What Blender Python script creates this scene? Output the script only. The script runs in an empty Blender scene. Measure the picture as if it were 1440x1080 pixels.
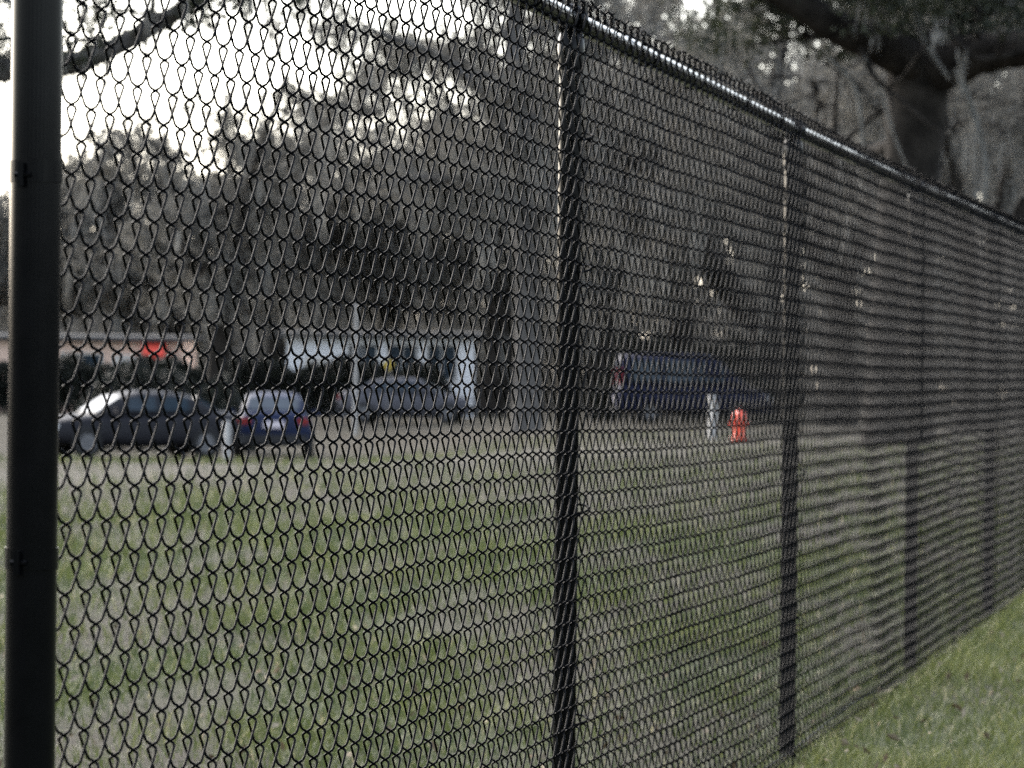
import bpy, math, random
import numpy as np
from mathutils import Vector, Matrix
R = math.radians
rng = np.random.default_rng(7)
random.seed(7)
C = bpy.context.scene.collection
scn = bpy.context.scene

# ------------------------------------------------------------------ camera
F_PX, HC, HORIZON, ROLL = 6000.0, 0.894, 554.0, R(0.6)
PITCH = math.atan((HORIZON - 540) / F_PX)
fwd = np.array([0, math.cos(PITCH), math.sin(PITCH)])
r0 = np.array([1.0, 0, 0]); u0 = np.array([0, -math.sin(PITCH), math.cos(PITCH)])
cr = math.cos(ROLL) * r0 + math.sin(ROLL) * u0
cu = -math.sin(ROLL) * r0 + math.cos(ROLL) * u0
cam_d = bpy.data.cameras.new('camera'); cam = bpy.data.objects.new('camera', cam_d); C.objects.link(cam)
cam.matrix_world = Matrix(((cr[0], cu[0], -fwd[0], 0), (cr[1], cu[1], -fwd[1], 0), (cr[2], cu[2], -fwd[2], HC), (0, 0, 0, 1)))
cam_d.sensor_width = 36; cam_d.lens = F_PX / 1440 * 36
cam_d.clip_start = 0.1; cam_d.clip_end = 3000
cam_d.dof.use_dof = True; cam_d.dof.focus_distance = 5.9; cam_d.dof.aperture_fstop = 14
cam_d.dof.aperture_blades = 7
scn.camera = cam

def at(px, py, D):
    """point at depth Y = D seen at photo pixel (px, py)"""
    d = fwd + cr * (px - 720) / F_PX - cu * (py - 540) / F_PX
    return np.array([0, 0, HC]) + d * (D / d[1])

# ------------------------------------------------------------------ world, sun, exposure
SUN_EL, SUN_AZ = R(30), R(-42)
w = bpy.data.worlds.new('World'); scn.world = w; w.use_nodes = True
nt = w.node_tree; bg = nt.nodes['Background']
sky = nt.nodes.new('ShaderNodeTexSky'); sky.sky_type = 'NISHITA'; sky.sun_disc = False
sky.sun_elevation = SUN_EL; sky.sun_rotation = SUN_AZ
sky.air_density = 1.0; sky.dust_density = 2.2; sky.ozone_density = 0.6
hs = nt.nodes.new('ShaderNodeHueSaturation'); hs.inputs['Saturation'].default_value = 0.55   # overcast: the blue washed out
nt.links.new(sky.outputs[0], hs.inputs['Color']); nt.links.new(hs.outputs[0], bg.inputs[0])
bg.inputs[1].default_value = 0.12
sd = bpy.data.lights.new('sun', 'SUN'); sun = bpy.data.objects.new('sun', sd); C.objects.link(sun)
sd.energy = 0.5; sd.angle = R(25); sd.color = (1, 0.98, 0.95)
sdir = Vector((math.sin(SUN_AZ) * math.cos(SUN_EL), math.cos(SUN_AZ) * math.cos(SUN_EL), math.sin(SUN_EL)))
sun.rotation_euler = (-sdir).to_track_quat('-Z', 'Y').to_euler()
vs = scn.view_settings
vs.view_transform = 'Standard'; vs.look = 'None'; vs.gamma = 1; vs.exposure = 2.5; vs.use_curve_mapping = False
scn.cycles.use_denoising = False
scn.cycles.max_bounces = 6; scn.cycles.transparent_max_bounces = 8

# ------------------------------------------------------------------ helpers
class MB:
    """collects vertices and faces of ONE mesh object"""
    def __init__(s): s.v = []; s.q = []; s.n = 0; s.ng = []
    def quads(s, v, q):
        v = np.asarray(v, float); s.v.append(v); s.q.append(np.asarray(q, int) + s.n); s.n += len(v)
    def poly(s, v, faces):
        v = np.asarray(v, float); s.v.append(v); s.ng += [[i + s.n for i in f] for f in faces]; s.n += len(v)
    def box(s, c, size, rz=0, taper=(1, 1)):
        x, y, z = [k / 2 for k in size]; tx, ty = taper
        p = np.array([(-x, -y, -z), (x, -y, -z), (x, y, -z), (-x, y, -z), (-x*tx, -y*ty, z), (x*tx, -y*ty, z), (x*tx, y*ty, z), (-x*tx, y*ty, z)])
        a = np.array([[math.cos(rz), -math.sin(rz), 0], [math.sin(rz), math.cos(rz), 0], [0, 0, 1]])
        s.quads(p @ a.T + np.asarray(c), [(0, 3, 2, 1), (4, 5, 6, 7), (0, 1, 5, 4), (1, 2, 6, 5), (2, 3, 7, 6), (3, 0, 4, 7)])
    def tube(s, pts, rad, n=8, cap=True, wob=0):
        pts = np.asarray(pts, float); m = len(pts)
        rad = np.broadcast_to(np.asarray(rad, float), (m,))
        t = np.gradient(pts, axis=0); t /= np.linalg.norm(t, axis=1)[:, None] + 1e-9
        ref = np.array([0.31, 0.94, 0.11]) if abs(t[0] @ np.array([0.31, 0.94, 0.11])) < 0.85 else np.array([0.9, 0.1, 0.3])
        a = np.cross(t, ref); a /= np.linalg.norm(a, axis=1)[:, None] + 1e-9
        b = np.cross(t, a)
        an = np.arange(n) / n * 2 * math.pi
        rr = rad[:, None] * np.ones((m, n))
        if wob: rr = rr * (1 + wob * rng.normal(size=(m, n)))
        v = pts[:, None] + rr[..., None] * (np.cos(an)[None, :, None] * a[:, None] + np.sin(an)[None, :, None] * b[:, None])
        i = np.arange(m - 1)[:, None] * n; j = np.arange(n)[None]; k = (j + 1) % n
        q = np.stack([i + j, i + k, i + n + k, i + n + j], -1).reshape(-1, 4)
        base = s.n
        s.quads(v.reshape(-1, 3), q)
        if cap: s.poly(v[0], [list(range(n))[::-1]]); s.poly(v[-1], [list(range(n))])      # own vertices: the caps must not bend the wall's shading
    def lathe(s, prof, n=16, c=(0, 0, 0)):
        prof = np.asarray(prof, float); m = len(prof); an = np.arange(n) / n * 2 * math.pi
        v = np.stack([prof[:, :1] * np.cos(an), prof[:, :1] * np.sin(an), prof[:, 1:2] + 0 * an], -1).reshape(-1, 3) + np.asarray(c)
        i = np.arange(m - 1)[:, None] * n; j = np.arange(n)[None]; k = (j + 1) % n
        s.quads(v, np.stack([i + j, i + k, i + n + k, i + n + j], -1).reshape(-1, 4))
    def build(s, name, mat, parent=None, smooth=False, attr=None):
        me = bpy.data.meshes.new(name)
        v = np.concatenate(s.v) if s.v else np.zeros((0, 3))
        q = np.concatenate(s.q) if s.q else np.zeros((0, 4), int)
        nl = len(q) * 4 + sum(len(f) for f in s.ng)
        li = np.concatenate([q.ravel()] + [np.array(f) for f in s.ng]) if s.ng else q.ravel()
        sizes = np.concatenate([np.full(len(q), 4), np.array([len(f) for f in s.ng], int)]) if s.ng else np.full(len(q), 4)
        me.vertices.add(len(v)); me.vertices.foreach_set('co', v.ravel())
        me.loops.add(nl); me.loops.foreach_set('vertex_index', li.astype(np.int32))
        me.polygons.add(len(sizes)); me.polygons.foreach_set('loop_start', np.concatenate([[0], np.cumsum(sizes)[:-1]]).astype(np.int32))
        me.polygons.foreach_set('loop_total', sizes.astype(np.int32))
        me.polygons.foreach_set('use_smooth', np.full(len(sizes), bool(smooth)))
        me.update(calc_edges=True)
        if attr is not None:
            a = me.attributes.new('rnd', 'FLOAT', 'POINT'); a.data.foreach_set('value', np.asarray(attr, np.float32))
        me.materials.append(mat)
        o = bpy.data.objects.new(name, me); C.objects.link(o)
        if parent is not None: o.parent = parent
        return o

def tag(o, label=None, cat=None, group=None, kind=None):
    if label: o['label'] = label
    if cat: o['category'] = cat
    if group: o['group'] = group
    if kind: o['kind'] = kind
    return o
def thing(name, label, cat, loc=(0, 0, 0), rz=0, group=None):
    o = bpy.data.objects.new(name, None); C.objects.link(o)
    o.empty_display_size = 0.2
    o.location = loc; o.rotation_euler = (0, 0, rz)
    return tag(o, label, cat, group)

def mat(name, c1, c2=None, scale=8, rough=0.8, spec=0.3, metal=0, bump=0, attr=False, coat=0, trans=0, detail=5):
    m = bpy.data.materials.new(name); m.use_nodes = True; t = m.node_tree; p = t.nodes['Principled BSDF']
    p.inputs['Roughness'].default_value = rough; p.inputs['Metallic'].default_value = metal
    p.inputs['Specular IOR Level'].default_value = spec; p.inputs['Coat Weight'].default_value = coat
    p.inputs['Base Color'].default_value = (*c1, 1)
    if c2 is not None:
        ra = t.nodes.new('ShaderNodeValToRGB'); ra.color_ramp.elements[0].color = (*c1, 1); ra.color_ramp.elements[1].color = (*c2, 1)
        if attr:
            a = t.nodes.new('ShaderNodeAttribute'); a.attribute_name = 'rnd'; t.links.new(a.outputs['Fac'], ra.inputs[0])
        else:
            tc = t.nodes.new('ShaderNodeTexCoord'); n = t.nodes.new('ShaderNodeTexNoise'); n.inputs['Scale'].default_value = scale; n.inputs['Detail'].default_value = detail
            t.links.new(tc.outputs['Object'], n.inputs['Vector']); t.links.new(n.outputs[0], ra.inputs[0])
            ra.color_ramp.elements[0].position = 0.32; ra.color_ramp.elements[1].position = 0.68
            if bump:
                b = t.nodes.new('ShaderNodeBump'); b.inputs['Strength'].default_value = bump; b.inputs['Distance'].default_value = 0.02
                t.links.new(n.outputs[0], b.inputs['Height']); t.links.new(b.outputs[0], p.inputs['Normal'])
        t.links.new(ra.outputs[0], p.inputs['Base Color'])
        if trans:
            tr = t.nodes.new('ShaderNodeBsdfTranslucent'); mx = t.nodes.new('ShaderNodeMixShader'); mx.inputs[0].default_value = trans
            t.links.new(ra.outputs[0], tr.inputs[0]); t.links.new(p.outputs[0], mx.inputs[1]); t.links.new(tr.outputs[0], mx.inputs[2])
            t.links.new(mx.outputs[0], t.nodes['Material Output'].inputs[0])
    return m

M = {}
M['vinyl'] = mat('black_vinyl', (0.0012, 0.0014, 0.0018), (0.0024, 0.0025, 0.0030), 30, rough=0.17, spec=0.10)
M['wire'] = mat('black_vinyl_wire', (0.0010, 0.0012, 0.0016), (0.0020, 0.0021, 0.0026), 20, rough=0.42, spec=0.030)
M['bark'] = mat('oak_bark', (0.009, 0.008, 0.007), (0.032, 0.028, 0.024), 3, rough=0.95, spec=0.1, bump=0.9)
M['greybark'] = mat('grey_bark', (0.06, 0.056, 0.052), (0.12, 0.113, 0.106), 3, rough=0.95, spec=0.1, bump=0.7)
M['leaf'] = mat('oak_leaf', (0.010, 0.014, 0.008), (0.036, 0.041, 0.020), attr=True, rough=0.55, spec=0.3, trans=0.25)
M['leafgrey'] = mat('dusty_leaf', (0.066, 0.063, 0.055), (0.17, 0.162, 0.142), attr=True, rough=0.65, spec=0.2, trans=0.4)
M['moss'] = mat('spanish_moss', (0.10, 0.098, 0.090), (0.26, 0.255, 0.235), attr=True, rough=0.95, spec=0.05, trans=0.3)
M['hedge'] = mat('shaded_hedge_leaf', (0.005, 0.007, 0.006), (0.017, 0.020, 0.013), attr=True, rough=0.6, spec=0.2, trans=0.1)  # hedge and shrub leaves: shade under the oaks is put into this dark colour

def sstep(a, b, x):
    t = np.clip((np.asarray(x, float) - a) / (b - a), 0, 1); return t * t * (3 - 2 * t)

# fence line in plan
TH = R(10.889); BAY = 3.05
P1 = np.array([-0.481, 4.289]); FD = np.array([math.sin(TH), math.cos(TH)]); FN = np.array([math.cos(TH), -math.sin(TH)])
def terrain(x, y):
    x = np.asarray(x, float); y = np.asarray(y, float)
    s = (x - P1[0]) * FD[0] + (y - P1[1]) * FD[1]
    z = 0.035 * sstep(5, 14, s) + 0.02 * np.sin(x * 0.35 + 1) * np.sin(y * 0.21) * sstep(16, 30, y)
    z = z - 0.60 * sstep(2.0, -4.0, x) * sstep(45, 88, y) * sstep(150, 108, y) + 0.0008 * np.clip(y - 140, 0, 200)
    return z
def ground_at(px, D):
    """a point on the ground seen in pixel column px at depth D"""
    x = (px - 720) / F_PX * D
    return np.array([x, D, float(terrain(x, D))])

# ------------------------------------------------------------------ ground
gm = bpy.data.materials.new('park_ground'); gm.use_nodes = True
t = gm.node_tree; p = t.nodes['Principled BSDF']; p.inputs['Roughness'].default_value = 0.95; p.inputs['Specular IOR Level'].default_value = 0.1
tc = t.nodes.new('ShaderNodeTexCoord')
def gnoise(scale, detail=6, rough=0.6):
    n = t.nodes.new('ShaderNodeTexNoise'); n.inputs['Scale'].default_value = scale; n.inputs['Detail'].default_value = detail; n.inputs['Roughness'].default_value = rough
    t.links.new(tc.outputs['Object'], n.inputs['Vector']); return n
def gramp(src, a, b, ca, cb):
    r_ = t.nodes.new('ShaderNodeValToRGB'); r_.color_ramp.elements[0].position = a; r_.color_ramp.elements[1].position = b
    r_.color_ramp.elements[0].color = (*ca, 1); r_.color_ramp.elements[1].color = (*cb, 1); t.links.new(src.outputs[0], r_.inputs[0]); return r_
def gmix(fac, a, b):
    m_ = t.nodes.new('ShaderNodeMix'); m_.data_type = 'RGBA'
    t.links.new(fac, m_.inputs[0]); t.links.new(a, m_.inputs[6]); t.links.new(b, m_.inputs[7]); return m_
green = gramp(gnoise(9), 0.3, 0.7, (0.026, 0.032, 0.015), (0.075, 0.084, 0.038))
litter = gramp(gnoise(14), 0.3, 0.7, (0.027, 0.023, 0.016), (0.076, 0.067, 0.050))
patch = gramp(gnoise(0.45, 5, 0.65), 0.52, 0.68, (0, 0, 0), (1, 1, 1))
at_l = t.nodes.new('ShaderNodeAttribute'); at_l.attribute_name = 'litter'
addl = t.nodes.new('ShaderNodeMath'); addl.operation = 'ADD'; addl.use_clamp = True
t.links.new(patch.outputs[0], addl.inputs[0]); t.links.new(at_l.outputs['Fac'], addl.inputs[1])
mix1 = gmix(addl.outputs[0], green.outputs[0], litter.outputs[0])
sand = gramp(gnoise(5), 0.3, 0.7, (0.066, 0.060, 0.047), (0.115, 0.104, 0.082))
at_s = t.nodes.new('ShaderNodeAttribute'); at_s.attribute_name = 'rnd'
mul = t.nodes.new('ShaderNodeMath'); mul.operation = 'MULTIPLY'
pn = gramp(gnoise(0.8, 5, 0.7), 0.33, 0.62, (0.25, 0.25, 0.25), (1, 1, 1))
t.links.new(at_s.outputs['Fac'], mul.inputs[0]); t.links.new(pn.outputs[0], mul.inputs[1])
mix2 = gmix(mul.outputs[0], mix1.outputs[2], sand.outputs[0])
t.links.new(mix2.outputs[2], p.inputs['Base Color'])
b = t.nodes.new('ShaderNodeBump'); b.inputs['Strength'].default_value = 0.7; b.inputs['Distance'].default_value = 0.03
t.links.new(gnoise(22).outputs[0], b.inputs['Height']); t.links.new(b.outputs[0], p.inputs['Normal'])

xs = np.concatenate([np.linspace(-480, -60, 18), np.linspace(-50, -16, 24), np.linspace(-15, 15, 201), np.linspace(16, 50, 24), np.linspace(60, 480, 18)])
ys = np.concatenate([np.linspace(-400, 0, 21), np.linspace(1, 30, 146), np.linspace(31, 160, 130), np.linspace(165, 400, 48), np.linspace(410, 560, 8)])
gx, gy = np.meshgrid(xs, ys, indexing='ij'); gz = terrain(gx, gy)
def track(x, y):
    """the worn sandy track that crosses the park obliquely"""
    c = 49 + (x + 3.0) * 4.2
    return np.exp(-((y - c) / (9 + 0.4 * np.clip(x + 3, 0, 12))) ** 2 * 1.2)
mb = MB(); nx, ny = gx.shape
i = np.arange(nx - 1)[:, None] * ny; j = np.arange(ny - 1)[None]
mb.quads(np.stack([gx, gy, gz], -1).reshape(-1, 3), np.stack([i + j, i + ny + j, i + ny + j + 1, i + j + 1], -1).reshape(-1, 4))
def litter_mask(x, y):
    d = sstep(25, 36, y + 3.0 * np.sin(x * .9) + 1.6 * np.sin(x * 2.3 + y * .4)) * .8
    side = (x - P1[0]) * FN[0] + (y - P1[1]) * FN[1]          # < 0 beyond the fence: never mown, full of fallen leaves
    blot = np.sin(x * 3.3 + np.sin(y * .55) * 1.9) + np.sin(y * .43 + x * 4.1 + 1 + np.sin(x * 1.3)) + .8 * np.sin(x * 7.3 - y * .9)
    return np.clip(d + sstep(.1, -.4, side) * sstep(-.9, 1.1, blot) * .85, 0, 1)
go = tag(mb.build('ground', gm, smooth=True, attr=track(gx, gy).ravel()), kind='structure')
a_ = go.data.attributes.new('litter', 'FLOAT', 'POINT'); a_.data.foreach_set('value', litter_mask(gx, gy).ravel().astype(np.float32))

# ------------------------------------------------------------------ the chain-link fence
NB = 6                                                  # bays
TOPDZ = np.array([0, 0, 0.004, 0.02, 0.05, 0.07, 0.09])  # rail height offset at each post
H_RAIL, R_RAIL = 1.533, 0.0175
fence = thing('chain_link_fence', 'black vinyl chain-link fence with round posts and top rail running along the grass', 'fence',
              (P1[0], P1[1], 0), 0)
def fpt(s, n, z):
    """fence coordinates: metres along, towards the camera side, up -> local to the fence's empty"""
    s = np.asarray(s, float); n = np.asarray(n, float); z = np.asarray(z, float)
    s, n, z = np.broadcast_arrays(s, n, z)
    return np.stack([s * FD[0] + n * FN[0], s * FD[1] + n * FN[1], z], -1)
def topdz(s): return np.interp(s, np.arange(NB + 1) * BAY, TOPDZ)
LEAN = [0.0, 0.0, 0.0, 0.006, 0.014, 0.01, 0.0]
# terminal post
mb = MB(); mb.tube(fpt(0, 0, [-0.25, 0.3, 0.9, 1.60]), 0.0258, 24); tp = mb.build('terminal_post', M['vinyl'], fence, True)
mb = MB(); mb.lathe([(0.0275, 1.585), (0.0285, 1.60), (0.0275, 1.62), (0.018, 1.637), (0.0005, 1.643)], 20); mb.build('post_cap', M['vinyl'], tp, True)
for z in (0.34, 0.724, 1.112, 1.49):
    mb = MB(); mb.lathe([(0.0258, z - 0.011), (0.0272, z - 0.011), (0.0272, z + 0.011), (0.0258, z + 0.011)], 32)
    mb.box(fpt(0.030, 0.004, z), (0.012, 0.016, 0.020), -TH)
    mb.tube(fpt([0.030, 0.030], [-0.010, 0.016], z), 0.0040, 6)
    mb.build('tension_band', M['vinyl'], tp)
    mb = MB(); mb.box(fpt(-0.0285, -0.006, z - 0.004), (0.006, 0.008, 0.024), -TH); mb.tube(fpt([-0.029, -0.029], [-0.013, 0.004], z - 0.004), 0.0028, 6); mb.build('band_bolt', M['vinyl'], tp)
mb = MB(); mb.box(fpt(0.030, 0.010, 0.78), (0.005, 0.012, 1.50), -TH); mb.build('tension_bar', M['vinyl'], fence)
# line posts with their loop caps, ties
for k in range(1, NB + 1):
    s0 = k * BAY; top = H_RAIL + TOPDZ[k]
    mb = MB(); mb.tube(fpt([s0 - LEAN[k], s0 - LEAN[k] * .3, s0], 0, [-0.25, 0.6, top - 0.03]), 0.0198, 18); po = mb.build('line_post', M['vinyl'], fence, True)
    mb = MB()
    a = np.linspace(0, 2 * math.pi, 17)
    for off in (-0.012, 0.0, 0.012):
        mb.tube(fpt(s0 + off, 0.0205 * np.cos(a), top + 0.0205 * np.sin(a)), 0.0075, 6, cap=False)
    mb.lathe([(0.0225, top - 0.085), (0.0235, top - 0.05), (0.0225, top - 0.03), (0.017, top - 0.017)], 16, fpt(s0, 0, 0))
    mb.build('loop_cap', M['vinyl'], po, True)
    for z in (0.35, 0.72, 1.10, 1.36):
        z = z + random.uniform(-0.03, 0.03)
        mb = MB(); a = np.linspace(0.2, 2 * math.pi - 0.2, 15)
        mb.tube(fpt(s0 + 0.0225 * np.sin(a), 0.009 + 0.030 * np.cos(a) * np.where(np.cos(a) > 0, 1.0, 0.95), z + 0.008 * np.sin(a)), 0.0021, 5)
        mb.build('tie_wire', M['wire'], po, True)
# top rail, one length per bay
for k in range(NB):
    s = np.linspace(k * BAY + (0.028 if k == 0 else 0.0), (k + 1) * BAY - 0.001, 7)
    mb = MB(); mb.tube(fpt(s, 0, H_RAIL + topdz(s)), R_RAIL, 16); ra = mb.build('top_rail', M['vinyl'], fence, True)
    for s0 in (k * BAY + 0.75, k * BAY + 1.37, k * BAY + 2.02, k * BAY + 2.6):
        mb = MB(); a = np.linspace(0, 2 * math.pi, 14); zc = H_RAIL + float(topdz(s0))
        mb.tube(fpt(s0 + 0.012 * np.sin(a / 2), 0.006 + 0.0265 * np.cos(a), zc + 0.0205 * np.sin(a)), 0.0021, 5, cap=False)
        mb.build('tie_wire', M['wire'], ra, True)
    if k in (1, 3):
        mb = MB(); s = k * BAY + np.array([0.52, 0.53, 0.66, 0.67]); mb.tube(fpt(s, 0, H_RAIL + topdz(s)), [R_RAIL + .0005, R_RAIL + .002, R_RAIL + .002, R_RAIL + .0005], 16); mb.build('rail_sleeve', M['vinyl'], ra, True)
# woven fabric
PW = 0.0716; RW = 0.00165; DEP = 0.0060; EXT = 0.0020; NH = 43; Z_TOP = 1.546
def fabric(k):
    s_a = k * BAY + (0.026 if k == 0 else 0.0); s_b = (k + 1) * BAY
    near = k < 2
    T = np.array([0, .035, .085, .16, .5, .84, .915, .965]) if near else np.array([0, .05, .14, .5, .86, .95])
    n = 6 if near else 4
    c0 = int(math.ceil(s_a / (PW / 2))); c1 = int(math.floor(s_b / (PW / 2))) + (1 if k < NB - 1 else 0)
    cols = np.arange(c0, c1)
    half = np.arange(NH)
    tt = (half[:, None] + T[None]).ravel(); tt = np.append(tt, NH)          # 0..NH going down
    m = len(tt); hs_ = np.floor(tt); fr = tt - hs_
    # softened zig-zag between the two columns, flattened spiral in depth
    tri = np.where(hs_ % 2 == 0, fr, 1 - fr)                                 # 0 = start column, 1 = the other
    ez = 0.075; soft = np.where(tri < ez, tri * tri / (2 * ez) + ez / 2, np.where(tri > 1 - ez, 1 - ez / 2 - (1 - tri) ** 2 / (2 * ez), tri))
    dep = np.clip(np.sin(np.pi * fr) * 3.0, -1, 1) * np.where(hs_ % 2 == 0, 1.0, -1.0)
    V = []
    for c in cols:
        even = (c % 2 == 0)
        # even wire starts at its left column and runs down-right first (behind); odd ones start at the right column
        x = soft if even else 1 - soft
        d = -dep if even else dep
        s = c * PW / 2 + x * (PW / 2 + 2 * EXT) - EXT
        z = Z_TOP - tt * PW / 2
        V.append(np.stack([s, 0.0275 + DEP * d, z], -1))
    V = np.array(V)                                                          # wires, points, 3
    S, N_, Z = V[..., 0], V[..., 1], V[..., 2]
    ph = np.array([1.1, 2.7, 0.4, 5.0])
    bay_u = (S % BAY) / BAY
    N2 = N_ + 0.006 * np.sin(np.pi * bay_u) * (np.sin(Z * 4.1 + k) + 0.5 * np.sin(S * 5 + Z * 2.3))
    S2 = S + 0.0035 * np.sin(Z * 5.3 + S * 3.1 + ph[0]) + 0.0016 * np.sin(Z * 17 + S * 11)
    Z2 = Z + topdz(S) * np.clip(Z / 1.5, 0, 1.1) + 0.0030 * np.sin(S * 1.6 + Z * 1.7 + ph[1]) + 0.0008 * np.sin(S * 13 + Z * 7)
    N2 = N2 - 0.015 * (1 - sstep(-0.6, 2.8, S2))     # drawn in to the tension bar at the terminal post
    Pn = fpt(S2, N2, Z2)
    tn = np.gradient(Pn, axis=1); tn /= np.linalg.norm(tn, axis=2)[..., None] + 1e-9
    ref = np.array([0.1, 0.2, 0.05]) + 0 * tn; ref[..., :2] += FD
    a = np.cross(tn, ref); a /= np.linalg.norm(a, axis=2)[..., None] + 1e-9; bb = np.cross(tn, a)
    an = np.arange(n) / n * 2 * math.pi
    W = Pn[:, :, None] + RW * (np.cos(an)[:, None] * a[:, :, None] + np.sin(an)[:, None] * bb[:, :, None])
    nw = len(cols)
    i0 = (np.arange(nw)[:, None, None] * m + np.arange(m - 1)[None, :, None]) * n; jj = np.arange(n)[None, None]; kk = (jj + 1) % n
    mb = MB(); mb.quads(W.reshape(-1, 3), np.stack([i0 + jj, i0 + kk, i0 + n + kk, i0 + n + jj], -1).reshape(-1, 4))
    # twisted barbs above the rail where two wire ends meet
    u = np.linspace(0, 1, 8)
    for c in cols:
        if c % 2: continue
        s0 = c * PW / 2; z0 = Z_TOP + float(topdz(s0)) * 1.02 - 0.003 + 0.0030 * math.sin(s0 * 1.6 + Z_TOP * 1.7 + ph[1]); ln = random.uniform(0.020, 0.027); tw = random.uniform(0, 6); lean = random.uniform(-.004, .004)
        for q in (0, math.pi):
            r_ = 0.0024 + 0.005 * np.clip(u - 0.7, 0, 1) / 0.3
            mb.tube(fpt(s0 + r_ * np.cos(tw + q + u * 8) + lean * u, 0.0275 + r_ * np.sin(tw + q + u * 8), z0 + u * ln), 0.0021, 4)
    o = mb.build('chain_link_mesh', M['wire'], fence, True)
    o['kind'] = 'stuff'
for k in range(NB): fabric(k)
# bottom tension wire
s = np.linspace(0.02, NB * BAY, 60)
mb = MB(); mb.tube(fpt(s, 0.016, 0.055 + 0.012 * np.sin(s * 1.9)), 0.0024, 5); mb.build('tension_wire', M['wire'], fence, True)

# ------------------------------------------------------------------ trees
def curve(pts, n=14):
    """Catmull-Rom through points"""
    P = np.asarray(pts, float); P = np.vstack([2 * P[0] - P[1], P, 2 * P[-1] - P[-2]])
    out = []; m = len(P) - 3
    for u in np.linspace(0, m - 1e-6, n):
        i_ = int(u); f = u - i_; a, b_, c_, d_ = P[i_:i_ + 4]
        out.append(0.5 * (2 * b_ + (c_ - a) * f + (2 * a - 5 * b_ + 4 * c_ - d_) * f * f + (3 * b_ - a - 3 * c_ + d_) * f ** 3))
    return np.array(out)
def leaf_cards(centers, size, tilt=1.0):
    """one small bent quad per leaf spray"""
    n = len(centers); L = size * rng.uniform(0.6, 1.5, n); Wd = L * rng.uniform(0.35, 0.6, n)
    a = rng.normal(size=(n, 3)); a /= np.linalg.norm(a, axis=1)[:, None]
    b_ = np.cross(a, rng.normal(size=(n, 3))); b_ /= np.linalg.norm(b_, axis=1)[:, None]
    nn = np.cross(a, b_)
    v = np.stack([centers - a * L[:, None] / 2, centers + b_ * Wd[:, None] / 2 + nn * Wd[:, None] * .2, centers + a * L[:, None] / 2, centers - b_ * Wd[:, None] / 2 + nn * Wd[:, None] * .2], 1)
    return v.reshape(-1, 3), np.arange(n * 4).reshape(-1, 4)
def moss_strands(anchors, lens, width):
    """bundles of thin drooping ribbons"""
    mb = MB(); at_ = []
    for a, L in zip(anchors, lens):
        tone = rng.uniform(0, 0.6)
        for q in range(rng.integers(3, 7)):
            l = L * rng.uniform(0.4, 1.0); u = np.linspace(0, 1, 5)
            ang = rng.uniform(0, math.pi); wd = width * rng.uniform(0.4, 1.2) * np.array([.6, 1, .9, .6, .08])
            off = rng.normal(size=3) * np.array([1, 1, .3]) * width * 1.6; dr = rng.normal(size=2) * 0.09 * L
            c = a + off + np.stack([dr[0] * u ** 1.5 + rng.normal(size=5) * width * .3, dr[1] * u ** 1.5 + rng.normal(size=5) * width * .3, -l * u], -1)
            d = np.array([math.cos(ang), math.sin(ang), 0])
            v = np.concatenate([c - d * wd[:, None] / 2, c + d * wd[:, None] / 2]); k_ = np.arange(4)
            mb.quads(v, np.stack([k_, k_ + 1, k_ + 6, k_ + 5], -1)); at_ += [np.clip(tone + rng.uniform(0, .4), 0, 1)] * 10
    return mb, at_
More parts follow.
